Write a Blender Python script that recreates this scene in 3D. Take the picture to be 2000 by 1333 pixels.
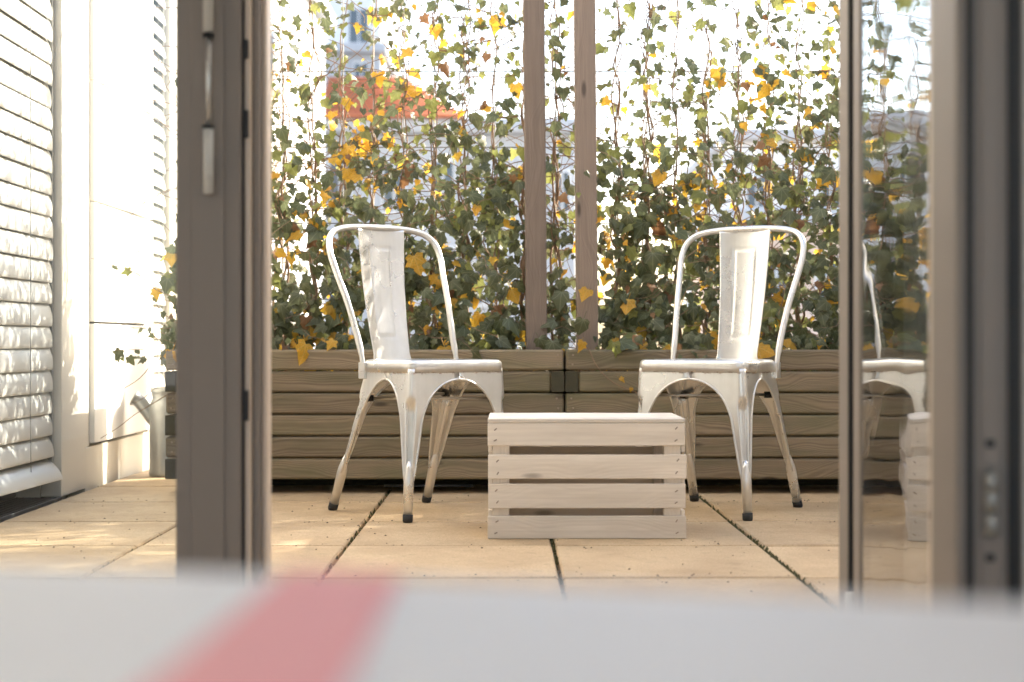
import bpy, bmesh, math, random
import numpy as np
from mathutils import Vector, Matrix
random.seed(7); np.random.seed(7)
R = math.radians
sc = bpy.context.scene
for o in list(bpy.data.objects): bpy.data.objects.remove(o)
# ------------------------------------------------------------------ camera
CAM_H = 0.4925
cam = bpy.data.objects.new('camera', bpy.data.cameras.new('camera')); sc.collection.objects.link(cam)
cam.location = (0, 0, CAM_H); cam.rotation_euler = (R(90), 0, 0)
cam.data.lens = 54; cam.data.sensor_width = 36; cam.data.shift_x = 0.005
cam.data.clip_start = 0.05; cam.data.clip_end = 4000
cam.data.dof.use_dof = True; cam.data.dof.focus_distance = 4.3; cam.data.dof.aperture_fstop = 3.2
sc.camera = cam
# ------------------------------------------------------------------ sky and sun
SUN_AZ, SUN_EL = 58.0, 30.0       # azimuth from +Y towards +X
w = bpy.data.worlds.new('World'); sc.world = w; w.use_nodes = True
nt = w.node_tree
sky = nt.nodes.new('ShaderNodeTexSky'); sky.sky_type = 'NISHITA'; sky.sun_disc = False
sky.sun_elevation = R(SUN_EL); sky.sun_rotation = R(SUN_AZ); sky.air_density = 1.0; sky.dust_density = 3.0; sky.ozone_density = 0.6
bg = nt.nodes['Background']; bg.inputs[1].default_value = 0.15
nt.links.new(sky.outputs[0], bg.inputs[0])
sun = bpy.data.objects.new('sun', bpy.data.lights.new('sun', 'SUN')); sc.collection.objects.link(sun)
sun.data.energy = 2.5; sun.data.angle = R(0.53); sun.data.color = (1, .93, .82)
sd = Vector((math.sin(R(SUN_AZ))*math.cos(R(SUN_EL)), math.cos(R(SUN_AZ))*math.cos(R(SUN_EL)), math.sin(R(SUN_EL))))
sun.rotation_euler = sd.to_track_quat('Z', 'Y').to_euler()
sc.view_settings.view_transform = 'Standard'; sc.view_settings.look = 'None'
sc.view_settings.exposure = 2.28; sc.view_settings.gamma = 1
try:
    sc.cycles.max_bounces = 10; sc.cycles.diffuse_bounces = 6; sc.cycles.transparent_max_bounces = 16
except Exception: pass

# ------------------------------------------------------------------ helpers
COL = sc.collection
def link(o, parent=None):
    COL.objects.link(o)
    if parent is not None: o.parent = parent
    return o
def tag(o, label=None, cat=None, group=None, kind=None):
    if label: o['label'] = label
    if cat: o['category'] = cat
    if group: o['group'] = group
    if kind: o['kind'] = kind
    return o
def empty(name, loc=(0,0,0), rz=0, label=None, cat=None, group=None):
    o = bpy.data.objects.new(name, None); o.location = loc; o.rotation_euler = (0,0,rz); o.empty_display_size = .1
    link(o); return tag(o, label, cat, group)
def mesh_obj(name, verts, faces, mat, parent=None, smooth=False, loc=None, rot=None):
    me = bpy.data.meshes.new(name); me.from_pydata([tuple(v) for v in verts], [], faces); me.update()
    if mat is not None: me.materials.append(mat)
    if smooth: me.polygons.foreach_set('use_smooth', [True]*len(me.polygons))
    o = bpy.data.objects.new(name, me)
    if loc: o.location = loc
    if rot: o.rotation_euler = rot
    return link(o, parent)
def share(name, me, parent=None, loc=(0,0,0), rot=(0,0,0)):
    o = bpy.data.objects.new(name, me); o.location = loc; o.rotation_euler = rot
    return link(o, parent)
def box_mesh(name, sx, sy, sz, mat, bev=.002, seg=1):
    bm = bmesh.new(); bmesh.ops.create_cube(bm, size=1)
    bmesh.ops.scale(bm, vec=(sx, sy, sz), verts=bm.verts)
    if bev: bmesh.ops.bevel(bm, geom=bm.edges[:], offset=bev, segments=seg, affect='EDGES', profile=.6)
    me = bpy.data.meshes.new(name); bm.to_mesh(me); bm.free(); me.materials.append(mat); return me
def box(name, x0, x1, y0, y1, z0, z1, mat, parent=None, bev=.002, org=(0,0,0)):
    me = box_mesh(name, x1-x0, y1-y0, z1-z0, mat, bev)
    return share(name, me, parent, ((x0+x1)/2-org[0], (y0+y1)/2-org[1], (z0+z1)/2-org[2]))
def tube_geo(path, rad, n=8, V=None, F=None, cap=True):
    if V is None: V, F = [], []
    P = [Vector(p) for p in path]; base = len(V); up = None
    for i, p in enumerate(P):
        t = (P[min(i+1, len(P)-1)] - P[max(i-1, 0)]).normalized()
        if up is None:
            up = Vector((0,0,1)) if abs(t.z) < .9 else Vector((1,0,0))
        s = t.cross(up).normalized(); up = s.cross(t).normalized()
        r = rad[i] if isinstance(rad, (list, tuple)) else rad
        for k in range(n):
            a = 2*math.pi*k/n
            V.append(p + s*(r*math.cos(a)) + up*(r*math.sin(a)))
    for i in range(len(P)-1):
        for k in range(n):
            a, b = base+i*n+k, base+i*n+(k+1) % n
            F.append((a, b, b+n, a+n))
    if cap:
        F.append(tuple(base+k for k in reversed(range(n)))); e = base+(len(P)-1)*n
        F.append(tuple(e+k for k in range(n)))
    return V, F
def tube(name, path, rad, mat, parent=None, n=8):
    V, F = tube_geo(path, rad, n); return mesh_obj(name, V, F, mat, parent, True)
def lathe(name, prof, mat, parent=None, n=32, loc=(0,0,0)):
    V, F = [], []
    for r, z in prof:
        for k in range(n): V.append((r*math.cos(2*math.pi*k/n), r*math.sin(2*math.pi*k/n), z))
    for i in range(len(prof)-1):
        for k in range(n):
            a, b = i*n+k, i*n+(k+1) % n; F.append((a, b, b+n, a+n))
    return mesh_obj(name, V, F, mat, parent, True, loc)
def smooth_path(P, sub=4):
    P = [Vector(p) for p in P]; out = []
    for i in range(len(P)-1):
        p0, p1, p2, p3 = P[max(i-1,0)], P[i], P[i+1], P[min(i+2, len(P)-1)]
        for k in range(sub):
            t = k/sub
            out.append(.5*((2*p1)+(p2-p0)*t+(2*p0-5*p1+4*p2-p3)*t*t+(3*p1-p0-3*p2+p3)*t**3))
    out.append(P[-1]); return out

# ------------------------------------------------------------------ materials
class NB:
    def __init__(s, name):
        s.m = bpy.data.materials.new(name); s.m.use_nodes = True; s.t = s.m.node_tree
        s.p = s.t.nodes['Principled BSDF']; s.out = s.t.nodes['Material Output']
    def n(s, typ, **kw):
        d = s.t.nodes.new('ShaderNode'+typ)
        for k, v in kw.items(): setattr(d, k, v)
        return d
    def l(s, a, b): s.t.links.new(a, b)
    def val(s, sock, v):
        if hasattr(v, 'is_linked') or hasattr(v, 'links'): s.l(v, sock)
        else: sock.default_value = v
    def math(s, op, a, b=0.0, c=None):
        d = s.n('Math', operation=op); s.val(d.inputs[0], a); s.val(d.inputs[1], b)
        if c is not None: s.val(d.inputs[2], c)
        return d.outputs[0]
    def mix(s, f, a, b, blend='MIX'):
        d = s.n('Mix', data_type='RGBA', blend_type=blend); s.val(d.inputs[0], f)
        for i, v in ((6, a), (7, b)):
            if isinstance(v, tuple): d.inputs[i].default_value = (*v[:3], 1)
            else: s.l(v, d.inputs[i])
        return d.outputs[2]
    def ramp(s, f, stops):
        d = s.n('ValToRGB'); s.l(f, d.inputs[0]); e = d.color_ramp.elements
        while len(e) < len(stops): e.new(.5)
        for i, (p, c) in enumerate(stops):
            e[i].position = p; e[i].color = (*c, 1) if isinstance(c, tuple) else (c, c, c, 1)
        return d.outputs[0]
    def noise(s, vec, scale, detail=4, rough=.55):
        d = s.n('TexNoise'); d.inputs['Scale'].default_value = scale; d.inputs['Detail'].default_value = detail
        d.inputs['Roughness'].default_value = rough
        if vec is not None: s.l(vec, d.inputs['Vector'])
        return d.outputs[0]
    def mapping(s, vec, scale=(1,1,1), loc=(0,0,0)):
        d = s.n('Mapping'); s.l(vec, d.inputs[0]); d.inputs['Scale'].default_value = scale; d.inputs['Location'].default_value = loc
        return d.outputs[0]
    def bump(s, h, strength=.3, dist=.002):
        d = s.n('Bump'); d.inputs['Strength'].default_value = strength; d.inputs['Distance'].default_value = dist
        s.l(h, d.inputs['Height']); s.l(d.outputs[0], s.p.inputs['Normal']); return d
    def coords(s, rnd=0.0):
        tc = s.n('TexCoord'); v = tc.outputs['Object']
        if rnd:
            oi = s.n('ObjectInfo'); vm = s.n('VectorMath', operation='SCALE'); cx = s.n('CombineXYZ')
            for i, k in enumerate((1.0, .37, .71)): s.l(s.math('MULTIPLY', oi.outputs['Random'], k*rnd), cx.inputs[i])
            va = s.n('VectorMath', operation='ADD'); s.l(v, va.inputs[0]); s.l(cx.outputs[0], va.inputs[1]); v = va.outputs[0]
        return v
    def base(s, c): 
        if isinstance(c, tuple): s.p.inputs['Base Color'].default_value = (*c, 1)
        else: s.l(c, s.p.inputs['Base Color'])
    def set(s, rough=None, metal=None, spec=None):
        if rough is not None: s.val(s.p.inputs['Roughness'], rough)
        if metal is not None: s.p.inputs['Metallic'].default_value = metal
        if spec is not None: s.p.inputs['Specular IOR Level'].default_value = spec

def plain(name, c, rough=.5, metal=0, var=.12, scale=6, bump=0):
    b = NB(name); v = b.coords(3.0)
    n1 = b.noise(v, scale, 5); n2 = b.noise(v, scale*9, 3)
    lo = tuple(x*(1-var) for x in c); hi = tuple(min(1, x*(1+var)) for x in c)
    b.base(b.mix(b.math('ADD', b.math('MULTIPLY', n1, .7), b.math('MULTIPLY', n2, .3)), lo, hi))
    b.set(b.math('MULTIPLY_ADD', n1, .2, rough-.1), metal)
    if bump: b.bump(n2, bump, .002)
    return b.m
def wood(name, dark, light, tint=None, tintamt=0., freq=150., ring=.8, rough=.75, bump=.35, knot=True):
    """length along local X: growth rings cut by the board, stretched along the length"""
    b = NB(name); v = b.coords(13.0)
    st = b.mapping(v, (.9, 5, 5)); wn = b.n('TexNoise'); wn.inputs['Scale'].default_value = 1.6; wn.inputs['Detail'].default_value = 2
    b.l(st, wn.inputs['Vector'])
    sep = b.n('SeparateXYZ'); b.l(v, sep.inputs[0])
    oi = b.n('ObjectInfo')
    # ring centre wanders with the length
    sl = b.noise(b.mapping(v, (2.2, .8, .8)), 1.0, 2)
    yy = b.math('ADD', b.math('SUBTRACT', sep.outputs[1], b.math('MULTIPLY', oi.outputs['Random'], 13.0*.37)), .06)
    zz = b.math('ADD', b.math('SUBTRACT', sep.outputs[2], b.math('MULTIPLY', oi.outputs['Random'], 13.0*.71)), b.math('MULTIPLY_ADD', sl, .22, -.11))
    r = b.math('SQRT', b.math('ADD', b.math('MULTIPLY', yy, yy), b.math('MULTIPLY', zz, zz)))
    r = b.math('ADD', r, b.math('MULTIPLY', wn.outputs[0], .012))
    s = b.math('MULTIPLY_ADD', b.math('SINE', b.math('MULTIPLY', r, freq*6.283)), .5, .5)
    s = b.math('POWER', s, 1.6)
    fine = b.noise(b.mapping(v, (6, 160, 160)), 1.0, 4)
    blot = b.noise(b.mapping(v, (2, 6, 6)), 1.5, 4)
    c = b.mix(b.math('MULTIPLY', s, ring), light, dark)
    c = b.mix(b.math('MULTIPLY_ADD', fine, .9, -.2), c, tuple(x*.72 for x in dark))
    c = b.mix(b.ramp(blot, [(.35, 0.), (.7, .55)]), c, tuple(x*.8 for x in light))
    if tint: c = b.mix(b.math('MULTIPLY', b.ramp(b.noise(b.mapping(v, (1.5, 9, 9)), 2, 5), [(.4, 0.), (.72, 1.)]), tintamt), c, tint)
    if knot:
        vo = b.n('TexVoronoi'); vo.inputs['Scale'].default_value = 1.0
        b.l(b.mapping(v, (3.2, 11, 11)), vo.inputs['Vector'])
        c = b.mix(b.ramp(vo.outputs['Distance'], [(.05, .85), (.11, 0.)]), c, tuple(x*.45 for x in dark))
    hv = b.n('HueSaturation'); b.l(c, hv.inputs['Color']); b.l(b.math('MULTIPLY_ADD', oi.outputs['Random'], .3, .85), hv.inputs['Value'])
    b.base(hv.outputs[0]); b.set(rough)
    b.bump(b.math('ADD', b.math('MULTIPLY', s, -.5), fine), bump, .0015)
    return b.m
M = {}
M['planter'] = wood('weathered_timber', (.10, .071, .043), (.33, .253, .16), (.125, .12, .055), .75, 260, .6)
M['planter_end'] = plain('mossy_end_grain', (.055, .05, .028), .9, 0, .5, 20, .5)
M['post'] = wood('post_timber', (.13, .092, .068), (.29, .218, .165), None, 0, 260, .32)
M['crate'] = wood('limewashed_wood', (.72, .63, .53), (.87, .79, .69), (.44, .36, .27), .35, 200, .25, .8, .2)
M['crate_dark'] = M['crate']
M['nail'] = plain('old_nail', (.34, .27, .21), .6, .5)
def tile_mat():
    b = NB('sand_paving'); v = b.coords(9.0); oi = b.n('ObjectInfo')
    g = b.noise(v, 220, 3, .7); m = b.noise(v, 5, 5); m2 = b.noise(v, 28, 4)
    c = b.mix(b.ramp(g, [(.3, 0.), (.7, 1.)]), (.45, .315, .17), (.70, .525, .325))
    c = b.mix(b.ramp(m, [(.4, 0.), (.72, .7)]), c, (.40, .265, .14))
    c = b.mix(b.ramp(m2, [(.56, 0.), (.75, .45)]), c, (.30, .22, .125))
    hv = b.n('HueSaturation'); b.l(c, hv.inputs['Color']); b.l(b.math('MULTIPLY_ADD', oi.outputs['Random'], .22, .89), hv.inputs['Value'])
    b.base(hv.outputs[0]); b.set(.7); b.bump(g, .35, .001); return b.m
M['tile'] = tile_mat()
M['joint'] = plain('joint_soil', (.05, .045, .022), .95, 0, .5, 40, .6)
M['moss'] = plain('moss', (.075, .068, .022), .95, 0, .5, 60)
def chair_mat():
    b = NB('worn_white_steel'); v = b.coords(4.0)
    n1 = b.noise(v, 7, 5); n2 = b.noise(b.mapping(v, (60, 60, 4)), 1, 4); n3 = b.noise(v, 45, 5, .7)
    c = b.mix(n2, (.70, .68, .64), (.86, .85, .82))
    c = b.mix(b.ramp(n1, [(.45, 0.), (.75, .6)]), c, (.60, .58, .54))
    # rust creeping out of the seam under the seat
    sep = b.n('SeparateXYZ'); b.l(b.n('TexCoord').outputs['Object'], sep.inputs[0])
    d = b.math('ABSOLUTE', b.math('SUBTRACT', sep.outputs[2], .4042))
    rm = b.math('MULTIPLY', b.ramp(d, [(0., 1.), (.0045, 0.)]), b.ramp(n3, [(.50, 0.), (.60, 1.)]))
    c = b.mix(b.math('MULTIPLY', rm, .8), c, (.24, .10, .04))
    c = b.mix(b.ramp(n3, [(.72, 0.), (.84, .3)]), c, (.45, .34, .24))
    b.base(c); b.set(b.math('MULTIPLY_ADD', n1, .25, .17), .78); return b.m
M['chair'] = chair_mat()
M['steel'] = plain('bare_steel', (.55, .52, .47), .35, .9, .2, 12)
M['rubber'] = plain('black_rubber', (.018, .017, .016), .7)
M['frame'] = plain('bronze_grey_paint', (.245, .208, .178), .55, 0, .06, 3)
M['frame_lit'] = plain('tan_lit_profile', (.70, .57, .45), .45, 0, .06, 3)  # tan tone paints in the outside light on the rebate steps
M['gasket'] = plain('black_gasket', (.015, .014, .013), .6)
M['alu'] = plain('brushed_aluminium', (.62, .61, .58), .35, .8, .1, 20)
M['white_plastic'] = plain('pale_plastic', (.62, .60, .55), .4)
M['wall_in'] = plain('room_plaster', (.80, .78, .75), .9, 0, .04, 5)
M['floor_in'] = wood('room_floor', (.34, .25, .17), (.55, .44, .32), None, 0, 90, .6, .5)
M['table'] = plain('white_laminate', (.88, .88, .885), .6, 0, .03, 4)
M['red'] = plain('red_stripe', (.96, .38, .38), .6, 0, .05, 10)
M['panel'] = plain('white_facade_panel', (.78, .765, .72), .55, 0, .04, 4)
M['pilaster'] = plain('cream_sheet_metal', (.62, .585, .51), .45, .1, .05, 4)
M['blind'] = plain('silver_blind', (.66, .655, .62), .38, .25, .05, 8)
M['dark_metal'] = plain('dark_grating', (.06, .065, .07), .5, .6, .2, 20)
M['zinc'] = plain('dull_zinc', (.36, .36, .34), .45, .75, .3, 14, .1)
M['render_w'] = plain('white_render', (.62, .62, .61), .9, 0, .06, .6)
M['render_g'] = plain('grey_render', (.42, .43, .44), .9, 0, .06, .6)
M['render_p'] = plain('peach_render', (.58, .45, .36), .9, 0, .06, .6)
M['roof'] = plain('orange_roof_tile', (.46, .15, .07), .8, 0, .3, 3)
M['winglass'] = plain('window_glass_far', (.08, .095, .11), .12, 0, .2, 1)
M['ground'] = plain('street_ground', (.30, .29, .28), .9, 0, .25, .05)
M['soil'] = plain('potting_soil', (.045, .032, .022), .95, 0, .5, 40, .8)
M['stem'] = plain('vine_bark', (.26, .17, .105), .85, 0, .45, 40, .4)
M['wire'] = plain('galvanised_wire', (.28, .28, .27), .45, .7)
M['straw'] = plain('dry_reed', (.42, .33, .20), .8, 0, .25, 10)
M['clay'] = plain('grey_pot', (.20, .19, .18), .8, 0, .2, 8)
def glass_mat(name, wav):
    b = NB(name); b.t.nodes.remove(b.p)
    lw = b.n('LayerWeight'); lw.inputs['Blend'].default_value = .5
    f = b.math('MULTIPLY_ADD', b.math('POWER', lw.outputs['Facing'], 3.5 if wav else 5.0), .86 if wav else .96, .14 if wav else .04)
    tr = b.n('BsdfTransparent'); gl = b.n('BsdfGlossy'); gl.inputs['Roughness'].default_value = 0.0
    tr.inputs[0].default_value = (.95, .965, .955, 1)
    if wav:
        v = b.coords(); n = b.noise(b.mapping(v, (2.2, 1, 7)), 1.0, 2)
        bp = b.n('Bump'); bp.inputs['Strength'].default_value = 1; bp.inputs['Distance'].default_value = wav
        b.l(n, bp.inputs['Height']); b.l(bp.outputs[0], gl.inputs['Normal'])
    mx = b.n('MixShader'); b.l(f, mx.inputs[0]); b.l(tr.outputs[0], mx.inputs[1]); b.l(gl.outputs[0], mx.inputs[2])
    b.l(mx.outputs[0], b.out.inputs['Surface']); return b.m
M['glass'] = glass_mat('clear_glass', 0)
M['glass_wavy'] = glass_mat('door_glass', .0018)
def leaf_mat(name, c1, c2, vein, trans, rough=.42):
    b = NB(name); g = b.n('NewGeometry'); uv = b.n('UVMap')
    sep = b.n('SeparateXYZ'); b.l(uv.outputs[0], sep.inputs[0])
    ang = b.math('ARCTAN2', sep.outputs[0], sep.outputs[1])
    a = b.math('ABSOLUTE', b.math('SUBTRACT', b.math('FRACT', b.math('ADD', b.math('DIVIDE', ang, .70), 5.5)), .5))
    rr = b.math('SQRT', b.math('ADD', b.math('MULTIPLY', sep.outputs[0], sep.outputs[0]), b.math('MULTIPLY', sep.outputs[1], sep.outputs[1])))
    line = b.ramp(b.math('MULTIPLY', a, rr), [(.012, 1.), (.035, 0.)])
    n = b.noise(b.coords(), 35, 4)
    c = b.mix(g.outputs['Random Per Island'], c1, c2)
    c = b.mix(b.ramp(n, [(.45, 0.), (.75, .5)]), c, tuple(x*.55 for x in c1))
    if name == 'ivy_yellow': c = b.mix(b.ramp(b.noise(b.coords(), 14, 3), [(.5, 0.), (.66, .8)]), c, (.28, .22, .03))
    if name == 'ivy_yellow': c = b.mix(b.ramp(b.noise(b.coords(), 60, 3), [(.62, 0.), (.7, .8)]), c, (.22, .09, .02))
    c = b.mix(b.math('MULTIPLY', line, .55), c, vein)
    b.base(c); b.set(rough, 0, .45)
    tl = b.n('BsdfTranslucent'); mx = b.n('MixShader'); mx.inputs[0].default_value = trans
    sat = b.mix(.5, c, tuple(min(1, x*1.6) for x in c2)); b.l(sat, tl.inputs[0])
    b.l(b.p.outputs[0], mx.inputs[1]); b.l(tl.outputs[0], mx.inputs[2]); b.l(mx.outputs[0], b.out.inputs['Surface'])
    return b.m
LM = [leaf_mat('ivy_dark', (.052, .062, .030), (.135, .145, .066), (.26, .27, .16), .33),
      leaf_mat('ivy_mid', (.08, .10, .05), (.135, .155, .075), (.27, .29, .18), .34),
      leaf_mat('ivy_light', (.14, .17, .045), (.22, .23, .07), (.32, .33, .16), .45),
      leaf_mat('ivy_yellow', (.64, .29, .02), (.72, .42, .05), (.70, .50, .15), .42, .5),
      leaf_mat('ivy_brown', (.16, .075, .035), (.30, .16, .07), (.3, .2, .1), .25, .6)]

# ------------------------------------------------------------------ ground, terrace, room
def structure(o): return tag(o, kind='structure')
g = structure(mesh_obj('ground', [(-1500,-1500,-9), (1500,-1500,-9), (1500,1500,-9), (-1500,1500,-9)], [(0,1,2,3)], M['ground']))
slab = structure(box('terrace_floor', -1.6, 4.6, 2.66, 8.2, -.5, -.042, M['joint'], None, 0))
tile_me = box_mesh('paving_tile', .490, .490, .04, M['tile'], .004)
sx0, sy0, sz0 = slab.location
for i in range(-3, 9):
    for j in range(-1, 10):
        x = .1126+.5*i+.25; y = 3.203+.5*j+.25
        if x-.25 < -1.41: 
            continue
        t = share('paving_tile', tile_me, slab, (x-sx0, y-sy0, -.0205+random.uniform(-.0012, .0012)-sz0), (random.uniform(-.0015,.0015), random.uniform(-.0015,.0015), random.uniform(-.002,.002)))
# moss cushions in the long joints
V, F = [], []
for i in range(-3, 6):
    jx = .1126+.5*i
    dens = {1: 240, 0: 110, -1: 80}.get(i, 60)
    for k in range(dens):
        y = random.uniform(2.75, 5.6); s = random.uniform(.0025, .007)*(1.15 if i == 1 else .85); x = jx+random.gauss(0, .0035)
        b0 = len(V); z = -.006+random.uniform(-.004, .004)
        V += [(x-s, y-s, z-.006), (x+s, y-s*.7, z-.006), (x+s*.8, y+s*1.6, z-.006), (x-s*.9, y+s*1.3, z-.006), (x+random.uniform(-s,s)*.6, y+random.uniform(-s,s), z+s*1.1)]
        F += [(b0,b0+1,b0+4), (b0+1,b0+2,b0+4), (b0+2,b0+3,b0+4), (b0+3,b0,b0+4)]
tag(mesh_obj('moss', V, F, M['moss'], None, True), 'green brown moss growing in the joints between sand coloured tiles', 'moss', kind='stuff')
# room behind the camera side of the facade
structure(box('room_floor', -2.2, 1.9, -3.2, 2.655, -.3, -.004, M['floor_in'], None, 0))
structure(box('ceiling', -2.3, 4.6, -3.3, 2.75, 2.62, 2.9, M['wall_in'], None, 0))
structure(box('wall_left', -2.3, -2.2, -3.2, 2.5, -.3, 2.62, M['wall_in'], None, 0))
wr = structure(box('wall_right', 1.9, 2.0, -3.2, 2.5, -.3, .9, M['wall_in'], None, 0))  # opening above this sill added to brighten the room and table
box('wall_right_pier', 1.9, 2.0, .75, 2.5, .9, 2.62, M['wall_in'], wr, 0, wr.location)
box('wall_right_pier', 1.9, 2.0, -3.2, -.25, .9, 2.62, M['wall_in'], wr, 0, wr.location)
wb = structure(box('wall_back', -2.3, 2.0, -3.3, -3.2, -.3, .25, M['wall_in'], None, 0))  # wide unseen opening above, sized to set the room's light
box('wall_back_upper', -2.3, 2.0, -3.3, -3.2, 2.45, 2.62, M['wall_in'], wb, 0, wb.location)
box('wall_back_pier', -2.3, -1.95, -3.3, -3.2, .25, 2.45, M['wall_in'], wb, 0, wb.location)
box('wall_back_pier', 1.65, 2.0, -3.3, -3.2, .25, 2.45, M['wall_in'], wb, 0, wb.location)
wf = structure(box('wall_front', .606, 4.6, 2.56, 2.72, -.3, 2.62, M['wall_in'], None, 0))
box('lintel', -2.3, .606, 2.50, 2.72, 2.32, 2.62, M['wall_in'], wf, 0, wf.location)

# ------------------------------------------------------------------ door frame, fixed window, open leaf
df = empty('door_frame', (-.486, 2.55, 0), 0, 'dark bronze-grey door post with a stepped rebate left of the open doorway', 'door frame')
def fb(name, x0, x1, y0, y1, z0, z1, m, parent=df, bev=.0025):
    return box(name, x0, x1, y0, y1, z0, z1, m, parent, bev, parent.location)
fb('post', -.539, -.433, 2.50, 2.60, -.01, 2.318, M['frame'])
fb('face_strip', -.5135, -.459, 2.4965, 2.499, -.005, 2.318, M['frame'], bev=.001)
fb('rebate_step', -.4328, -.4195, 2.515, 2.60, -.01, 2.318, M['frame_lit'])
fb('rebate_step', -.4193, -.4075, 2.53, 2.60, -.01, 2.318, M['frame'])
fb('rebate_step', -.4073, -.3985, 2.55, 2.60, -.01, 2.318, M['frame_lit'])
fb('gasket', -.4322, -.4285, 2.508, 2.5145, 0, 2.318, M['gasket'], bev=.0005)
for z0, z1 in ((.955, .985), (.825, .87), (.362, .412), (1.5, 1.54)):
    fb('strike_plate', -.4318, -.422, 2.506, 2.5147, z0, z1, M['gasket'], bev=.001)
fb('sill', -.433, .55, 2.50, 2.66, -.003, .018, M['frame'])
fb('right_jamb', .577, .605, 2.60, 2.67, 0, 2.318, M['frame'])
fb('jamb_gasket', .5775, .586, 2.592, 2.5998, .01, 2.318, M['gasket'], bev=.0005)
fb('head', -.433, .604, 2.52, 2.69, 2.25, 2.318, M['frame'])
rod = empty('rod_lock', (-.482, 2.48, .73), 0, 'slim vertical rod with pale sleeves mounted on the dark door post', 'door bolt')
for z0, z1, r in ((0, .105, .0085), (.262, .75, .0085)):
    tube('sleeve', [(0,0,z0), (0,0,z1)], r, M['white_plastic'], rod, 14)
tube('rod', [(0,.002,.10), (0,.002,.27)], .0045, M['alu'], rod, 10)
for z in (.108, .256): tube('collar', [(0,0,z-.003), (0,0,z+.003)], .0092, M['rubber'], rod, 12)
for z in (.05, .5): box('bracket', -.006, .006, .004, .0165, z-.02, z+.02, M['frame'], rod, .001)
fw = empty('fixed_window', (-1.37, 2.56, 0), 0, 'clear floor-length fixed window pane left of the door post', 'window')
box('pane', -2.12, -.545, 2.572, 2.578, .05, 2.27, M['glass'], fw, 0, fw.location)
box('frame_rail', -2.2, -.5395, 2.52, 2.64, 0, .05, M['frame'], fw, .002, fw.location)
box('frame_rail', -2.2, -.5395, 2.52, 2.64, 2.27, 2.318, M['frame'], fw, .002, fw.location)
box('frame_stile', -2.2, -2.12, 2.52, 2.64, .05, 2.27, M['frame'], fw, .002, fw.location)
PHI = 6.2
leaf = empty('glass_door', (.5745, 2.548, 0), R(-90-PHI), 'glazed door leaf swung inwards on the right, mirroring chair and crate', 'door')
def lb(name, s0, s1, t0, t1, z0, z1, m, bev=.003):   # s along the leaf, t = thickness (0 = face towards the doorway)
    return box(name, s0, s1, t0, t1, z0, z1, m, leaf, bev)
lb('hinge_stile', .0, .085, .0, .07, .02, 2.24, M['frame'])
lb('lock_stile', .775, .935, .0, .07, .02, 2.24, M['frame'])
lb('glazing_bead', .745, .7745, .002, .06, .06, 2.16, M['frame_lit'])
lb('top_rail', .0855, .7745, .0, .07, 2.16, 2.24, M['frame'])
lb('bottom_rail', .0855, .7745, .0, .07, .012, .058, M['frame'])
lb('gasket', .9352, .939, .010, .017, .02, 2.24, M['gasket'], .001)
lb('gasket', .9352, .939, .052, .066, .02, 2.24, M['gasket'], .001)
lb('lock_plate', .9352, .938, .024, .044, .15, 1.25, M['frame'], .0008)
for z in (.300, .325, .345): 
    o = tube('latch', [(.937,.034,z-.009), (.946,.034,z-.007), (.946,.034,z+.007), (.937,.034,z+.009)], .007, M['zinc'], leaf, 10)
for z in (.265, .385): lb('screw', .938, .9395, .029, .039, z-.004, z+.004, M['gasket'], .001)
lb('pane', .0857, .7447, .003, .009, .059, 2.159, M['glass_wavy'], 0)
tube('hinge', [(-.004,.0,.02), (-.004,.0,.075)], .013, M['white_plastic'], leaf, 14)

# ------------------------------------------------------------------ table in the foreground
TZ = CAM_H-.0925
tb = empty('table', (0, .59, 0), R(-14), 'white tabletop with a red stripe, blurred in the foreground', 'table')
box('tabletop', -.75, .75, -.60, 0, TZ-.028, TZ, M['table'], tb, .004)
ca, sa = math.cos(R(14)), math.sin(R(14))
def on_table(wx, wy): return (wx*ca-(wy-.59)*sa, wx*sa+(wy-.59)*ca)   # world point into the table's own frame
V = []
for wx in (-.1035, -.0445): V.append((*on_table(wx, .2), TZ+.0012))
for wx in (-.0470, -.0985):
    lx, ly = on_table(wx, .59); lx += ly*math.tan(R(14))*0; V.append((lx-ly*sa, .0016, TZ+.0012))
V += [(V[2][0], .0016, TZ-.03), (V[3][0], .0016, TZ-.03)]
o = mesh_obj('stripe', V, [(0,1,2,3), (3,2,4,5)], M['red'], tb)
for x in (-.69, .69):
    for y in (-.55, -.05): box('leg', x-.02, x+.02, y-.02, y+.02, 0, TZ-.0285, M['table'], tb, .003)

# ------------------------------------------------------------------ left wing of the house
WX = -1.407
hw = empty('side_wall', (-1.6, 5.2, 0), 0, 'white panelled house wing along the left side of the terrace', 'building')
def hb(name, x0, x1, y0, y1, z0, z1, m, bev=.002): return box(name, x0, x1, y0, y1, z0, z1, m, hw, bev, hw.location)
hb('core_wall', -2.2, -1.475, 4.853, 9.4, -.4, 4.2, M['pilaster'], 0)
hb('core_wall', -2.2, -1.60, 2.73, 4.852, -.4, 4.2, M['pilaster'], 0)
hb('pilaster', -1.474, WX, 4.855, 5.128, 0, 4.0, M['pilaster'])
hb('pilaster_return', -1.4735, WX-.006, 5.1285, 5.20, .137, 4.0, M['pilaster'])
hb('plinth', -1.4738, WX-.001, 5.1287, 6.055, -.04, .136, M['pilaster'])
for k in range(9):
    z0 = .143+.412*k
    hb('facade_panel', -1.470, -1.396, 5.2005, 6.06, z0+.004, z0+.408, M['panel'], .0015)
    hb('joint_strip', -1.472, -1.412, 5.34, 5.86, z0-.004, z0+.0038, M['gasket'], 0)
hb('pilaster', -1.474, WX, 6.42, 6.62, -.04, 4.0, M['pilaster'])
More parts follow.
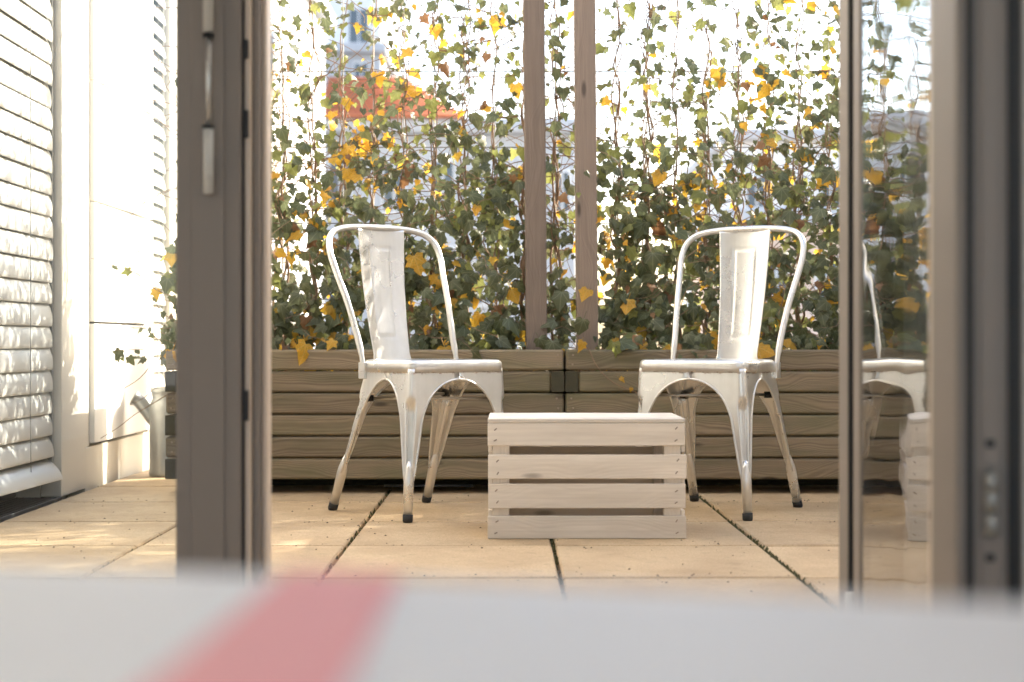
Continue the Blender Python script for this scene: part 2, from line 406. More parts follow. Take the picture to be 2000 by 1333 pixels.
hb('facade_panel', -1.473, -1.40, 6.625, 8.6, -.04, 4.0, M['panel'])
for y0, y1 in ((2.80, 4.85), (6.065, 6.415)):
    wx = -1.6 if y0 < 4 else -1.4745
    hb('window', wx, wx+.0065, y0, y1, .06, 2.6, M['winglass'], 0)
    if y0 < 4: hb('window_frame', wx+.007, wx+.05, y0, y1, .0, .10, M['dark_metal'])
    hb('lintel_panel', wx+.001, -1.40, y0, y1, 2.66, 4.0, M['panel'])
    hb('guide_rail', -1.47, -1.43, y1-.018, y1-.004, .06, 2.65, M['zinc'], .001)
rw = empty('side_wall', (2.95, 4.1, 0), 0, 'plain white wall added out of view on the right to shade the terrace floor', 'building')
box('wall', 2.80, 3.1, 2.73, 5.55, -.4, 4.2, M['panel'], rw, .004, rw.location)  # unseen wall added to keep direct sun off the floor
gr = empty('floor_grating', (-1.44, 3.8, 0), 0, 'dark steel drainage grating in the floor below the near blind', 'grating')
box('frame_bar', -1.412, -1.406, 2.75, 4.853, -.04, .001, M['dark_metal'], gr, .001, gr.location)
box('tray', -1.598, -1.4125, 2.75, 4.853, -.04, -.02, M['gasket'], gr, 0, gr.location)
V, F = [], []
bar = box_mesh('cross_bar', .178, .004, .018, M['dark_metal'], 0)
for k in range(150): share('cross_bar', bar, gr, (-1.503-gr.location.x, 2.76+k*.0139-gr.location.y, -.009))
lb_ = box_mesh('long_bar', .004, 2.09, .012, M['dark_metal'], 0)
for k in range(9): share('long_bar', lb_, gr, (-1.585+k*.02-gr.location.x, 0, -.006))
# blinds
def slat_mesh(length):
    V, F = [], []; n = 10
    prof = []
    for k in range(n+1):
        u = -1+2*k/n; prof.append((u*.041, .0085*(1-u*u)))
    prof2 = [(a, b-.0012) for a, b in reversed(prof)]
    ring = prof+prof2; m = len(ring)
    for y in (-length/2, length/2): V += [(b, y, a) for a, b in ring]
    for k in range(m): F.append((k, (k+1) % m, m+(k+1) % m, m+k))
    F.append(tuple(reversed(range(m)))); F.append(tuple(range(m, 2*m)))
    me = bpy.data.meshes.new('slat'); me.from_pydata(V, [], F); me.update(); me.materials.append(M['blind'])
    me.polygons.foreach_set('use_smooth', [len(p.vertices) == 4 for p in me.polygons]); return me
def blind(y0, y1, label, zb):
    b = empty('window_blind', (-1.442, (y0+y1)/2, 0), 0, label, 'blind', 'external blinds on the left wing')
    me = slat_mesh(y1-y0); rnd = random.Random(3)
    for k in range(37):
        z = zb+.03+k*.0685; tilt = R(12 if y0 < 4 else 24)+rnd.gauss(0, R(.8))
        yaw = rnd.gauss(0, .0012)
        if k < 3: tilt = R((40, 22, 14)[k])
        # the slat's upper edge leans in, its lower edge hangs out
        share('slat', me, b, (.004+(.012 if k == 0 else 0), 0, z), (rnd.gauss(0, .0006)+(-.012 if k == 0 else 0), -tilt, yaw))
    L = y1-y0
    for yy in (-L/2+.25, L/2-.25) if L > 1 else (0,):
        tube('ladder_cord', smooth_path([(.024+rnd.uniform(-.001,.001), yy+rnd.gauss(0,.002), zb+.02+q*.19) for q in range(14)], 2), .0013, M['rubber'] if 0 else M['wire'], b, 5)
    return b
blind(2.82, 4.825, 'large silver slatted blind nearest the camera on the left wing', .07)
blind(6.085, 6.40, 'narrow silver slatted blind beyond the white facade panels', .10)

# ------------------------------------------------------------------ planters
def planter(x0, x1, y0, y1, label, name='planter_box'):
    p = empty(name, ((x0+x1)/2, y0, 0), 0, label, 'planter', 'timber planter boxes')
    H0, ph, pitch, th = .047, .0660, .0703, .041
    W = x1-x0; D = y1-y0
    full = box_mesh('plank', W-.004, th, ph, M['planter'], .006); short = box_mesh('plank', W-2*th-.004, th, ph, M['planter'], .006)
    sfull = box_mesh('plank', D-.002, th, ph, M['planter'], .004); sshort = box_mesh('plank', D-2*th-.002, th, ph, M['planter'], .004)
    endc = box_mesh('end_grain', th-.002, .003, ph-.002, M['planter_end'], 0)
    for r in range(5):
        z = H0+r*pitch+ph/2; isfull = (r % 2 == 1)
        for yy in (th/2, D-th/2): 
            share('plank', full if isfull else short, p, (random.uniform(-.001,.001), yy+random.uniform(-.0012,.0012), z), (random.gauss(0,.004), 0, 0))
        for s in (-1, 1):
            share('plank', sshort if isfull else sfull, p, (s*(W/2-th/2), D/2, z), (0, 0, R(90)))
            if not isfull: share('end_grain', endc, p, (s*(W/2-th/2), -.0012, z))
    for s in (-1, 1):
        for yy in (.06, D-.06): box('foot', s*(W/2-.09)-.035, s*(W/2-.09)+.035, yy-.03, yy+.03, 0, H0-.001, M['planter_end'], p, .002)
    box('base_board', -W/2+th+.003, W/2-th-.003, th+.003, D-th-.003, H0, H0+.02, M['planter_end'], p, 0)
    box('shade_board', -W/2+.05, W/2-.05, D*.5, D*.5+.02, 0, H0-.001, M['planter_end'], p, 0)  # dark board added to stop sunlight leaking under the planter
    # uneven soil
    V, F = [], []; nx, ny = 40, 12
    for i in range(nx+1):
        for j in range(ny+1):
            V.append((-W/2+th+.004+(W-2*th-.008)*i/nx, th+.004+(D-2*th-.008)*j/ny, H0+4.7*pitch+random.gauss(0, .006)))
    for i in range(nx):
        for j in range(ny):
            a = i*(ny+1)+j; F.append((a, a+ny+1, a+ny+2, a+1))
    mesh_obj('soil', V, F, M['soil'], p, True)
    # top course
    z = H0+5*pitch+ph/2
    for yy in (th/2, D-th/2): 
        o = share('plank', full, p, (0, yy, z))
    for s in (-1, 1): share('plank', sshort, p, (s*(W/2-th/2), D/2, z), (0, 0, R(90)))
    nl = box_mesh('nail', .006, .002, .006, M['nail'], .001)
    for s in (-1, 1):
        for r in (1, 3, 5):
            for dz in (-.015, .016): share('nail', nl, p, (s*(W/2-.022)+random.uniform(-.004,.004), -.0012, H0+r*pitch+ph/2+dz))
    return p
PF = 4.95
planter(-1.102, .1845, PF, PF+.60, 'long weathered timber planter behind the left chair')
planter(.1885, 1.475, PF, PF+.60, 'long weathered timber planter behind the right chair')
planter(1.480, 2.766, PF, PF+.60, 'weathered timber planter added out of view farthest right, under the shading ivy')  # unseen planter added as footing for the ivy that shades the terrace
# a drain pipe under the planters
pp = tube('drain_pipe', [(-.40, PF+.05, .022), (-.11, PF+.05, .022)], .005, M['dark_metal'])
tag(pp, 'thin metal pipe lying under the left planter', 'pipe')

# ------------------------------------------------------------------ posts and trellis
def post(x, y, lean, label):
    o = share('wooden_post', box_mesh('wooden_post', 2.1, .07, .07, M['post'], .006, 2), None, (x, y, .40+1.05), (0, R(-90)+lean, 0))
    tag(o, label, 'post', 'trellis posts'); return o
post(.090, 5.075, R(-.45), 'square weathered wooden post rising from the left planter')
post(.258, 5.085, R(-.45), 'square weathered wooden post rising from the right planter')
TY = 5.135
tr = empty('wire_trellis', (.2, TY, .45), 0, 'thin wire grid carrying the ivy above the planters', 'trellis')
vw = bpy.data.meshes.new('vertical_wire'); Vv, Fv = tube_geo([(0,0,0), (0,0,2.0)], .0017, 5); vw.from_pydata([tuple(v) for v in Vv], [], Fv); vw.materials.append(M['wire'])
WIRES = [-1.055+.1015*k for k in range(38)]
for x in WIRES: share('vertical_wire', vw, tr, (x-.2, 0, 0))
for k in range(8):
    h = CAM_H+(666-436)*TY/3000-.254*1+.254*k-.254*0
    tube('horizontal_wire', [(-1.08-.2, .003, h-.45), (2.74-.2, .003, h-.45)], .002, M['wire'], tr, 5)

# ------------------------------------------------------------------ ivy
HALF = [[(0,.0),(.20,-.14),(.43,-.03),(.37,.15),(.60,.40),(.31,.50),(.17,.78),(0,1.02)],
        [(0,.0),(.22,-.10),(.40,.02),(.40,.20),(.50,.42),(.33,.56),(.19,.80),(0,1.0)],
        [(0,.0),(.24,-.16),(.50,.0),(.42,.20),(.54,.36),(.28,.52),(.14,.82),(0,1.10)]]
def leaf_geo(var, rnd):
    h = HALF[var]; fold = rnd.uniform(-.25, .55); curl = rnd.uniform(-.2, .9)
    mid = [(0, 0), (0, .16), (0, .42), (0, .70)]
    V = []; 
    def Z(x, y): return -fold*abs(x) - curl*max(y, 0)**2*.5 + .06*math.sin(9*x+5*y)
    for x, y in mid: V.append((x, y, Z(x, y)))
    rp = [(x, y) for x, y in h[1:]]
    for x, y in rp: V.append((x, y, Z(x, y)))        # 4..10 (10 = tip)
    lp = [(-x*rnd.uniform(.88, 1.08), y+rnd.uniform(-.03,.03)) for x, y in h[1:-1]]
    for x, y in lp: V.append((x, y, Z(x, y)))        # 11..16
    F = [(0,4,1), (4,5,1), (5,6,1), (6,2,1), (6,7,2), (7,8,2), (8,3,2), (8,9,3), (9,10,3)]
    L = lambda i: i+7
    F += [(0,1,L(4)), (L(4),1,L(5)), (L(5),1,L(6)), (L(6),1,2), (L(6),2,L(7)), (L(7),2,L(8)), (L(8),2,3), (L(8),3,L(9)), (L(9),3,10)]
    # petiole
    b = len(V); q = .014
    V += [(-q,0,.0), (q,0,.0), (0,0,-q*1.6), (-q,-.55,-.28), (q,-.55,-.28), (0,-.55,-.28-q*1.6)]
    F += [(b,b+1,b+4,b+3), (b+1,b+2,b+5,b+4), (b+2,b,b+3,b+5)]
    return np.array(V), F
rl = random.Random(11)
LEAFG = [leaf_geo(i % 3, rl) for i in range(9)]
def uv_set(me, uvs):
    l = me.uv_layers.new(name='UVMap'); l.data.foreach_set('uv', np.asarray(uvs, dtype=np.float32).ravel())
LEAFME = {}
for gi, (V, F) in enumerate(LEAFG):
    for mi in range(5):
        me = bpy.data.meshes.new('leaf'); me.from_pydata([tuple(v) for v in V], [], F); me.update(); me.materials.append(LM[mi])
        uv_set(me, [V[l.vertex_index][:2] for l in me.loops]); me.polygons.foreach_set('use_smooth', [True]*len(me.polygons)); LEAFME[gi, mi] = me
def leaf_matrix(pos, size, rnd, face=-1):
    n = Vector((rnd.gauss(0, .6), face*1.0+rnd.gauss(0, .35), rnd.uniform(-.15, 1.1))).normalized()
    a = rnd.gauss(0, .65); tip = Vector((math.sin(a), 0, -math.cos(a)))
    tip = (tip-n*tip.dot(n)).normalized(); x = tip.cross(n).normalized()
    m = Matrix(((x.x, tip.x, n.x, pos[0]), (x.y, tip.y, n.y, pos[1]), (x.z, tip.z, n.z, pos[2]), (0,0,0,1)))
    return m @ Matrix.Scale(size, 4)
def density(x, h):
    """how leafy the screen is: thick low down, thin high up, thicker near the right edge and left middle"""
    px = 990+x*3000/TY; py = 666-(h-CAM_H)*3000/TY
    d = .36
    if py > 200: d = .36+.24*min(1, (py-200)/200)
    if py > 440: d = .60+.25*min(1, (py-440)/160)
    if px > 1470: d = max(d, .58)
    if 600 < px < 1010 and py > 220: d += .12
    if 1180 < px < 1450 and py < 300: d *= .75
    if 1070 < px < 1125: d *= .5
    if px > 1700: d = max(d, .95)  # extra thick past the doorway to keep sun off the floor
    return min(d, 1)
def ivy(x0, x1, label, seed, n_obj=300):
    rnd = random.Random(seed); iv = empty('ivy', ((x0+x1)/2, TY, .44), 0, label, 'ivy', 'ivy on the wire trellis'); o0 = iv.location
    stems = []; leaves = []
    def add_stem(path, r0, r1):
        P = smooth_path(path, 3); V, F = tube_geo(P, [r0+(r1-r0)*i/(len(P)-1) for i in range(len(P))], 5)
        stems.append(([v-o0 for v in V], F)); return P
    for wx in [q for q in WIRES if x0 <= q < x1]:
        for s in range(rnd.choice((3, 4, 5))):
            top = rnd.uniform(1.2, 2.35); h = .34; x = wx+rnd.uniform(-.03, .03); path = []; ph = rnd.uniform(0, 6); fr = rnd.uniform(14, 26)
            while h < top:
                off = rnd.gauss(0, .008)
                path.append((wx+.010*math.sin(ph+h*fr)+off, TY+.010*math.cos(ph+h*fr)+rnd.gauss(0, .004), h)); h += rnd.uniform(.05, .10)
            if len(path) < 3: continue
            add_stem(path, rnd.uniform(.0026, .0056), .0016)
            # side shoots
            for q in range(rnd.randint(8, 14)):
                b = rnd.choice(path); L = rnd.uniform(.08, .42); sgn = rnd.choice((-1, 1)); cur = Vector(b); d = Vector((sgn, rnd.gauss(0, .25), rnd.uniform(-.7, 1.2))).normalized(); tw = [cur.copy()]
                for e in range(5):
                    cur = cur+d*(L/5); d = (d+Vector((rnd.gauss(0,.3), rnd.gauss(0,.12), rnd.gauss(0,.3)-.05))).normalized(); tw.append(cur.copy())
                pts = add_stem(tw, .0019, .0009)
                for p in pts[2::2]:
                    if rnd.random() < density(p.x, p.z)*.4+.08: leaves.append((p.copy(), 'twig'))
    nb = int((x1-x0)*4900)
    for k in range(nb):
        x = rnd.uniform(x0-.03, x1+.03); h = .40+1.9*rnd.random()**1.25
        if rnd.random() < density(x, h): leaves.append((Vector((x, TY+rnd.gauss(-.015, .042), h)), 'bulk'))
    for k in range(int((x1-x0)*55)):   # fringe spilling over the planter edge
        leaves.append((Vector((rnd.uniform(x0, x1), rnd.uniform(PF+.0, PF+.12), .452+rnd.uniform(0, .06))), 'low'))
    rec = []
    for p, kind in leaves:
        hgt = p.z; r = rnd.random(); high = max(0, min(1, (hgt-.75)/.7))
        size = (.019+.047*rnd.random()**1.5)*(1-.25*high)
        if kind == 'twig': size *= .75
        yel = .19*max(0, math.sin(p.x*9.1+1.3*math.sin(p.z*5))*math.sin(p.z*8.3+p.x*4)+.25)+.035
        if r < yel: mi = 3; size *= rnd.uniform(.8, 1.25)
        elif r < yel+.02: mi = 4
        else: mi = rnd.choices((0, 1, 2), (.62-.35*high, .28+.1*high, .10+.28*high))[0]
        if hgt < .45: p.z = max(p.z, .44)
        rec.append((p, size, mi, rnd.randrange(9), leaf_matrix(p, size, rnd)))
    # leaves behind the two posts' front faces stay clear of the timber
    def clash(p): return any(abs(p.x-q) < .05 and 5.03 < p.y < 5.125 for q in (.09, .258))
    rec = [q for q in rec if not clash(q[0]) and not (q[0].x < -1.075 and q[0].z > .82)]
    vis = [q for q in rec if -.90 < q[0].x < 1.12 and q[0].z < 1.62]
    vis.sort(key=lambda q: -q[1]+ (q[0].y-TY)*.12); chosen = set(id(q) for q in vis[:n_obj])
    for q in rec:
        if id(q) in chosen:
            o = bpy.data.objects.new('leaf', LEAFME[q[3], q[2]]); o.matrix_local = Matrix.Translation(-o0) @ q[4]; link(o, iv)
    rest = [q for q in rec if id(q) not in chosen]
    VV, FF, MI, UV = [], [], [], []; base = 0
    for p, size, mi, gi, m in rest:
        V, F = LEAFG[gi]; A = np.array(m)
        VV.append(V @ A[:3,:3].T + A[:3,3] - np.array(o0)); 
        for f in F: FF.append(tuple(i+base for i in f)); MI.append(mi); UV.extend(V[i][:2] for i in f)
        base += len(V)
    if rest:
        me = bpy.data.meshes.new('small_leaves'); me.from_pydata(np.concatenate(VV).tolist(), [], FF); me.update()
        for m_ in LM: me.materials.append(m_)
        me.polygons.foreach_set('material_index', MI); me.polygons.foreach_set('use_smooth', [True]*len(MI)); uv_set(me, UV)
        o = bpy.data.objects.new('small_leaves', me); link(o, iv); o['kind'] = 'stuff'
    for V, F in stems[:]:
        pass
    VS, FS = [], []
    for V, F in stems:
        b = len(VS); VS += V; FS += [tuple(i+b for i in f) for f in F]
    o = mesh_obj('vine_stems', VS, FS, M['stem'], iv, True); o['kind'] = 'stuff'
    return iv
ivy(-1.09, .187, 'autumn ivy with yellow leaves climbing above the left planter', 21)
ivy(.187, 1.48, 'autumn ivy with yellow leaves climbing above the right planter', 22)
ivy(1.48, 2.76, 'dense ivy added out of view past the doorway to shade the terrace floor', 23, 0)  # unseen ivy added as a sun screen
# loose tendril hanging over the planter seam
td = empty('ivy_tendril', (.25, PF, .47), 0, 'thin bare ivy tendril trailing down the right planter front', 'tendril')
tube('stem', smooth_path([(-.006,.02,.015), (.014,-.012,-.005), (.034,-.016,-.05), (.066,-.014,-.09), (.105,-.012,-.118), (.17,-.012,-.145), (.21,-.012,-.16)], 4), .0016, M['stem'], td, 6)
for (x, z, s, mi) in ((.115,-.095,.02,3), (.15,-.128,.014,3), (-.005,.02,.035,3)):
    o = bpy.data.objects.new('leaf', LEAFME[2, mi]); o.matrix_local = leaf_matrix((x,-.018,z), s, random.Random(int(s*1e4))); link(o, td)

# ------------------------------------------------------------------ chairs
def rounded(poly, radii, seg=6):
    out = []; n = len(poly)
    for i in range(n):
        p0, p, p1 = Vector(poly[i-1]), Vector(poly[i]), Vector(poly[(i+1) % n]); a = (p0-p).normalized(); b = (p1-p).normalized()
        r = radii[i]; A, B = p+a*r, p+b*r
        for k in range(seg+1):
            t = k/seg; out.append((1-t)**2*A+2*t*(1-t)*p+t*t*B)
    return out
def make_chair():
    root = empty('metal_chair')
    mt = M['chair']
    # seat
    poly = [(.168,.196), (-.168,.196), (-.164,-.045), (-.078,-.152), (.078,-.152), (.164,-.045)]
    ol = rounded(poly, [.04,.04,.035,.05,.05,.035], 6)
    c = Vector((0, .03)); V, F = [], []; n = len(ol)
    rings = [(-.0012, .4045), (0.0, .4275), (.0025, .4345), (.008, .4385), (.016, .4398), (.05, .4375), (.09, .435)]
    for ins, z in rings:
        for p in ol:
            d = p-c; L = d.length; q = c+d*((L-ins)/L); V.append((q.x, q.y, z))
    for i in range(len(rings)-1):
        for k in range(n): a, b = i*n+k, i*n+(k+1) % n; F.append((a, b, b+n, a+n))
    V.append((c.x, c.y, .434)); e = (len(rings)-1)*n
    for k in range(n): F.append((e+k, e+(k+1) % n, len(V)-1))
    o = mesh_obj('seat', V, F, mt, root, True)
    md = o.modifiers.new('thickness', 'SOLIDIFY'); md.thickness = .0015; md.offset = -1
    # legs with their halves of the pressed apron
    top = {(1,1): Vector((.1645,.192)), (-1,1): Vector((-.1645,.192)), (1,-1): Vector((.160,-.050)), (-1,-1): Vector((-.160,-.050))}
    foot = {(1,1): Vector((.186,.205)), (-1,1): Vector((-.186,.205)), (1,-1): Vector((.176,-.205)), (-1,-1): Vector((-.176,-.205))}
    HT, HA, HB, HS = .404, .386, .27, .112
    hs = [HS+(HB-HS)*i/10 for i in range(11)]+[HB+(HA-HB)*math.sin(math.pi/2*i/14) for i in range(1, 15)]+[.395, HT, .416]
    def corner(k, h): return top[k]+(foot[k]-top[k])*((HT-h)/HT)
    def wleg(h): return .017+(.046-.017)*max(0, min(1, (h-HS)/(.31-HS)))**.85
    for key in top:
        kx = (-key[0], key[1]); ky = (key[0], -key[1]); V, F = [], []; edges = []
        for nb in (kx, ky):
            base = len(V); edge = []; ncol = 15
            for h in hs:
                C = corner(key, h); D = corner(nb, h); d1 = (D-C).normalized(); half = (D-C).length/2
                O = corner(ky if nb == kx else kx, h); d2 = (O-C).normalized()
                wl = min(wleg(h), half)
                tau = max(0, min(1, (h-HB)/(HA-HB)))
                wd = wl+(half-wl)*(1-math.sqrt(max(0, 1-tau*tau))) if h < HA-1e-6 else half
                rho = min(.020, wl*.8); bis = (d1+d2).normalized()
                us = [wl*q for q in (0, .1, .2, .3, .38, .46, .56, .68, .82, 1.0)]+[wl+(wd-wl)*q/5 for q in range(1, 6)]
                for u in us:
                    if u < rho:
                        t = .5+.5*u/rho; p = (1-t)**2*(C+d2*rho)+2*t*(1-t)*C+t*t*(C+d1*rho)
                    else: p = C+d1*u
                    gq = u/wl
                    gv = max(0, min(1, (.44-gq)/.14)); gv = gv*gv*(3-2*gv)
                    gh = max(0, min(1, (h-.125)/.03))*max(0, min(1, (.335-h)/.025))
                    p = p+bis*(.0135*gv*gh)
                    V.append((p.x, p.y, h))
                edge.append(Vector(V[-1]))
            for i in range(len(hs)-1):
                for j in range(ncol-1):
                    a = base+i*ncol+j; q = (a, a+1, a+1+ncol, a+ncol); F.append(q if (nb == kx) == (key[0]*key[1] > 0) else q[::-1])
            edges.append(edge[:26])
        o = mesh_obj('leg', V, F, mt, root, True)
        md = o.modifiers.new('thickness', 'SOLIDIFY'); md.thickness = .0018; md.offset = 0
        # rolled edge along the arch and the round foot
        V, F = [], []
        for e in edges: tube_geo(e, .0034, 6, V, F)
        mesh_obj('rolled_edge', V, F, mt, o, True)
        c0, c1 = corner(key, .15), corner(key, .008); inn = -Vector((key[0], key[1])).normalized()*.011
        cs = []
        for h, r in ((.165, .004), (.145, .0095), (.125, .0135), (.108, .0145), (.02, .0128)):
            q = corner(key, h)+inn; cs.append((Vector((q.x, q.y, h)), r))
        V, F = tube_geo([q[0] for q in cs], [q[1] for q in cs], 16); mesh_obj('foot_tube', V, F, M['chair'], o, True)
        q = corner(key, .02)+inn; q2 = corner(key, 0)+inn
        V, F = tube_geo([(q.x,q.y,.021), (q2.x,q2.y,.004), (q2.x,q2.y,.0)], [.0142, .0142, .012], 16); mesh_obj('rubber_foot', V, F, M['rubber'], o, True)
    # hoop
    half = [(.1655,-.040,.405), (.1665,-.043,.440), (.169,-.062,.50), (.179,-.098,.60), (.191,-.140,.69), (.1965,-.163,.745), (.190,-.180,.785), (.168,-.192,.811), (.130,-.199,.824), (.07,-.204,.830)]
    path = half+[(0,-.205,.831)]+[(-x, y, z) for x, y, z in reversed(half)]
    P = smooth_path(path, 4); tube('back_hoop', P, [.0095 if .46 < p.z else .0075 for p in P], mt, root, 12)
    for s in (-1, 1):
        box('bracket', s*.166-.005, s*.166+.005, -.058, -.028, .385, .432, mt, root, .002)
    # backrest
    V, F = [], []; nu, nv = 40, 64
    def sdf(u, v):       # u in metres, v 0..1; distance to the pressed outline
        wv = .030+.006*v; cy = min(max(v, .30), .80); dx = abs(u)-wv; dy = (abs(v-.53)-.33)*.39
        return max(dx, dy) if (dx < 0 or dy < 0) else math.hypot(dx, dy)
    for j in range(nv+1):
        v = j/nv; z = .425+(.826-.425)*v; wd = (.126+.040*v)/2
        if v < .08: wd += .012*(1-v/.08)**2
        yb = -.140-.064*v-.012*math.sin(math.pi*v)
        for i in range(nu+1):
            u = -1+2*i/nu; x = u*wd
            y = yb+.014*(u*u)-.003
            d = sdf(x, v); y -= .0022*math.exp(-(d/.003)**2)
            if d < 0: y += .0008
            V.append((x, y, z))
    for j in range(nv):
        for i in range(nu): a = j*(nu+1)+i; F.append((a, a+1, a+nu+2, a+nu+1))
    o = mesh_obj('backrest', V, F, mt, root, True); md = o.modifiers.new('thickness', 'SOLIDIFY'); md.thickness = .0018; md.offset = 0
    # crossed braces with rubber stacking bumpers
    for s in (-1, 1):
        a = corner((s,1), .335)*.93; b = corner((-s,-1), .335)*.93; zz = .333+.004*s
        tube('cross_brace', [(a.x,a.y,zz), (b.x,b.y,zz)], .0042, M['steel'], root, 8)
        for q in (a, b):
            d = (b-a).normalized()*(1 if q is a else -1); e = q+d*.035
            tube('bumper', [(q.x+d.x*.004,q.y+d.y*.004,zz), (e.x,e.y,zz)], .0095, M['rubber'], root, 10)
    return root
def copy_tree(o, parent=None):
    c = o.copy(); link(c, parent)
    for ch in list(o.children): copy_tree(ch, c)
    return c
ch1 = make_chair(); ch2 = copy_tree(ch1)
for c, (x, y), (fx, fy), lab in ((ch1, (-.254, 4.434), (.627, -.779), 'worn white metal chair left of the crate, sun flecks on its backrest'),
                                (ch2, (.6145, 4.471), (-.534, -.846), 'worn white metal chair right of the crate, angled towards the left')):
    c.location = (x, y, 0); c.rotation_euler = (0, 0, math.atan2(-fx, fy)); tag(c, lab, 'chair', 'white metal chairs')

# ------------------------------------------------------------------ crate
CX0, CX1, CY0, CD, CH = -.048, .4465, 3.826, .32, .2985
cr = empty('wooden_crate', ((CX0+CX1)/2, CY0, 0), 0, 'whitewashed slatted wooden crate standing between the two chairs', 'crate')
W = CX1-CX0; th = .012
nail_me = box_mesh('nail', .0085, .0015, .003, M['nail'], .0005)
rows = [(.0, .0565), (.0755, .1365), (.149, .209), (.2315, .2875)]
for side in (0, 1):
    for k, (z0, z1) in enumerate(rows):
        L = W-(.003 if k in (1, 3) else 0)
        me = box_mesh('slat', L, th, z1-z0, M['crate'], .0015)
        o = share('slat', me, cr, (random.uniform(-.0015,.0015), th/2 if side == 0 else CD-th/2, (z0+z1)/2), (0, random.gauss(0,.002), 0))
        if side == 0:
            for s in (-1, 1):
                for dz in (-.014, .014):
                    q = share('nail', nail_me, o, (s*(W/2-.022)+random.uniform(-.003,.003), -th/2-.0004, dz+random.uniform(-.003,.003)), (0, R(-40+random.uniform(-15,15)), 0))
for sx in (-1, 1):
    for yy in (th+.0165, CD-th-.0165):
        share('corner_post', box_mesh('corner_post', .284, .032, .042, M['crate'], .0015), cr, (sx*(W/2-.0125-.021), yy, .1435), (0, R(90), 0))
    for z0, z1 in ((.004, .07), (.11, .17), (.215, .284)):
        share('end_board', box_mesh('end_board', CD-2*th-.004, .010, z1-z0, M['crate'], .0015), cr, (sx*(W/2-.0065), CD/2, (z0+z1)/2), (0, 0, R(90)))
ty = 0
for k, wd in enumerate((.077, .079, .078, .080)):
    share('top_board', box_mesh('top_board', W-.002-(.006 if k else 0)*0, wd, .0105, M['crate'], .0018), cr, (random.uniform(-.001,.001), ty+wd/2, .2885+.0052), (random.gauss(0,.003), 0, 0)); ty += wd+.0028

V, F = [], []; rg = random.Random(5)
for k in range(420):
    x = rg.uniform(-1.3, 1.6); y = rg.choice((3.203, 3.703, 4.203, 4.703))+rg.gauss(0, .05) if rg.random() < .6 else rg.uniform(2.9, 4.9); q = rg.uniform(.001, .0035); b0 = len(V)
    V += [(x-q,y-q,.0005), (x+q,y-q*.6,.0005), (x+q*.4,y+q,.0005), (x,y,.0005+q*.8)]; F += [(b0,b0+1,b0+3), (b0+1,b0+2,b0+3), (b0+2,b0,b0+3)]
tag(mesh_obj('grit', V, F, M['soil']), 'scattered dark grit and crumbs of soil on the paving tiles', 'grit', kind='stuff')

# ------------------------------------------------------------------ watering can, reed pot
can = empty('watering_can', (-1.235, 5.60, 0), 0, 'grey zinc watering can with spout beside the left planter', 'watering can')
lathe('body', [(0,.002), (.066,.0), (.069,.012), (.067,.02), (.067,.25), (.063,.268), (.056,.285), (.060,.305), (.066,.322), (.063,.323), (.054,.30), (.05,.26), (.0,.25)], M['zinc'], can)
V, F = tube_geo(smooth_path([(-.05,0,.20), (-.075,0,.235), (-.105,0,.272), (-.125,0,.285)], 3), [.022]*8+[.026, .028], 14, cap=False)
o = mesh_obj('spout', V, F, M['zinc'], can, True); md = o.modifiers.new('t', 'SOLIDIFY'); md.thickness = .002
tube('handle', smooth_path([(.064,0,.27), (.12,0,.26), (.125,0,.18), (.066,0,.10)], 5), .006, M['zinc'], can)
pot = empty('reed_pot', (-1.0, 6.02, 0), 0, 'grey pot of tall dry reeds behind the left planter, casting shadows on the wing', 'potted plant')
lathe('pot', [(0,0), (.13,0), (.17,.54), (.178,.54), (.178,.58), (.162,.58), (.155,.52), (0,.52)], M['clay'], pot)
V, F = [], []
for k in range(130):
    a = random.uniform(0, 6.28); r = random.uniform(0, .11); s = random.uniform(.02, .16); a2 = a+random.gauss(0, .5); H = random.uniform(.5, 1.2)
    tube_geo([(r*math.cos(a), r*math.sin(a), .52), (r*math.cos(a)+s*.3*math.cos(a2), r*math.sin(a)+s*.3*math.sin(a2), .52+H*.55), (r*math.cos(a)+s*math.cos(a2), r*math.sin(a)+s*math.sin(a2), .52+H)], [.0025, .002, .0008], 4, V, F)
o = mesh_obj('reeds', V, F, M['straw'], pot, True); o['kind'] = 'stuff'

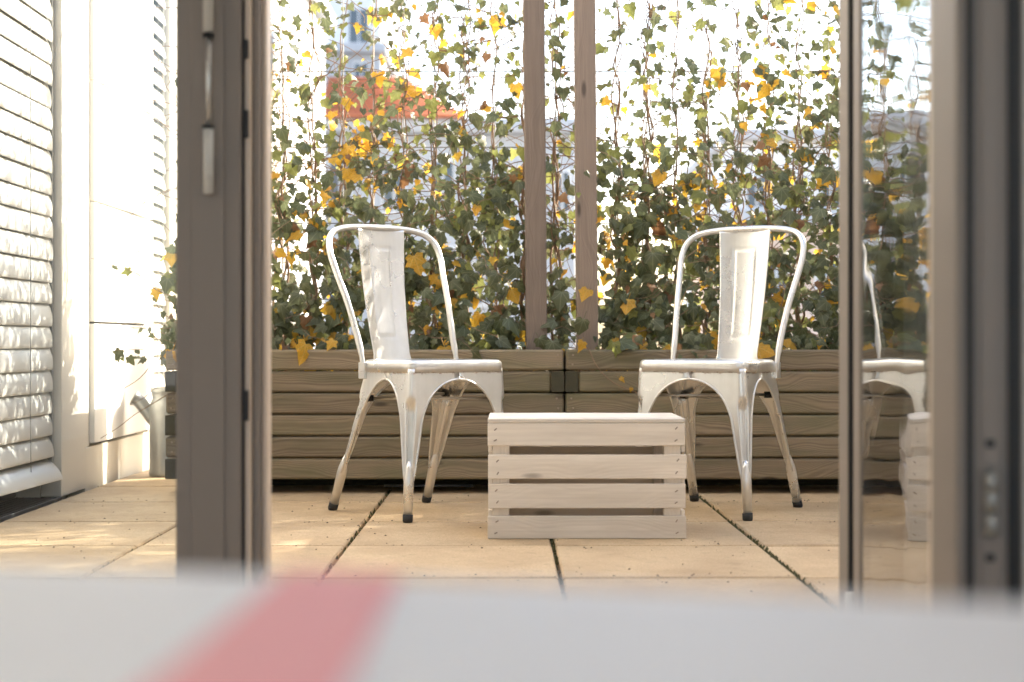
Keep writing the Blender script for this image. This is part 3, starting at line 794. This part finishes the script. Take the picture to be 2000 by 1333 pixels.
# ------------------------------------------------------------------ parapet and houses across the street
pr = box('parapet', -1.40, 4.6, 8.0, 8.15, -.04, .42, M['render_w'], None, .004)
tag(pr, 'low white parapet wall at the far end of the terrace', 'wall')
def house(name, label, x0, x1, y, depth, z1, mat, wins, hip=None, group='houses across the street', roofmat=None):
    h = empty(name, ((x0+x1)/2, y, -9), 0, label, 'building', group); o = h.location
    box('wall', x0, x1, y, y+depth, -9, z1, mat, h, .02, o)
    for (a, b, c, d) in wins:
        f = box('window', a, b, y-.05, y-.003, c, d, M['render_w'], h, .01, o)
        nx = 2
        for q in range(nx):
            wq = (b-a-.12)/nx
            p = box('pane', a+.04+q*(wq+.04), a+.04+q*(wq+.04)+wq, y-.058, y-.0505, c+.06, d-.06, M['winglass'], None, 0); p.parent = f
            p.location = Vector(p.location)-(f.location+o)
    box('cornice', x0-.15, x1+.15, y-.25, y+depth+.1, z1+.002, z1+.22, M['render_g'], h, .03, o)
    if hip:
        ax0, ax1, rz = hip; rd = 1.1; e = z1+.225; run = (rz-e)*1.25
        V = [(ax0,y-.3,e), (ax1,y-.3,e), (ax1,y+depth,e), (ax0,y+depth,e), (ax0+.0,y+rd,rz), (ax1-run,y+rd,rz)]
        V = [Vector(v)-o for v in V]
        mesh_obj('roof', V, [(0,1,5,4), (1,2,5), (2,3,4,5), (3,0,4), (0,3,2,1)], M['roof'], h)
        rows_ = 9
        tl_v, tl_f = [], []
        for r_ in range(rows_):
            t0 = r_/rows_; y0_ = (y-.3)+(rd+.3)*t0; zz = e+(rz-e)*t0; xr = ax1-run*t0
            tube_geo([Vector((ax0, y0_-.02, zz+.03))-o, Vector((xr, y0_-.02, zz+.03))-o], .05, 6, tl_v, tl_f)
        q = mesh_obj('tile_courses', tl_v, tl_f, M['roof'], h, True); q['kind'] = 'stuff'
    return h
mp = lambda px, Y: (px-990)*Y/3000
mz = lambda py, Y: CAM_H-(py-666)*Y/3000
Y = 24.0
wins = []
for (a, b, c, d) in ((640,690,300,420), (745,795,310,420), (840,890,310,420), (925,965,330,400), (1020,1060,330,420), (640,690,480,600), (745,795,480,600), (840,890,480,600), (925,965,480,600), (1080,1115,330,420)):
    wins.append((mp(a,Y), mp(b,Y), mz(d,Y), mz(c,Y)))
house('roofed_house', 'pale grey house with an orange tiled roof beyond the ivy', mp(632,Y), mp(1125,Y), Y, 7, mz(262,Y), M['render_g'], wins, (mp(628,Y), mp(905,Y), mz(128,Y)))
Y = 17.0
house('white_house', 'tall white house at the left behind the ivy', mp(300,Y), mp(634,Y+5), Y, 5, mz(-120,Y), M['render_w'], [(mp(470,Y), mp(540,Y), mz(190,Y), mz(60,Y)), (mp(470,Y), mp(540,Y), mz(470,Y), mz(340,Y))])
Y = 36.0
house('tall_house', 'tall pale house standing behind the orange roof', mp(600,Y), mp(745,Y), Y, 8, mz(105,Y), M['render_g'], [(mp(690,Y), mp(722,Y), mz(165,Y), mz(120,Y))])
tw = [(mp(680,Y), mp(725,Y), mz(95,Y), mz(25,Y))]
Y = 40.0
house('upper_house', 'narrow pale tower block with a grey window above the roofs', mp(640,Y), mp(745,Y), Y, 6, mz(-60,Y), M['render_w'], [(mp(680,Y), mp(722,Y), mz(92,Y), mz(15,Y))])
Y = 30.0
house('right_house', 'pale grey house low behind the ivy on the right', mp(1430,Y), mp(1800,Y), Y, 8, mz(275,Y), M['render_w'], [(mp(a,Y), mp(a+45,Y), mz(430,Y), mz(340,Y)) for a in (1455, 1530, 1600, 1690)])
Y = 20.0
house('peach_house', 'low peach coloured house behind the right chair', mp(1440,Y), mp(1900,Y), Y, 5, mz(440,Y), M['render_p'], [(mp(a,Y), mp(a+50,Y), mz(600,Y), mz(500,Y)) for a in (1490, 1590, 1700)])
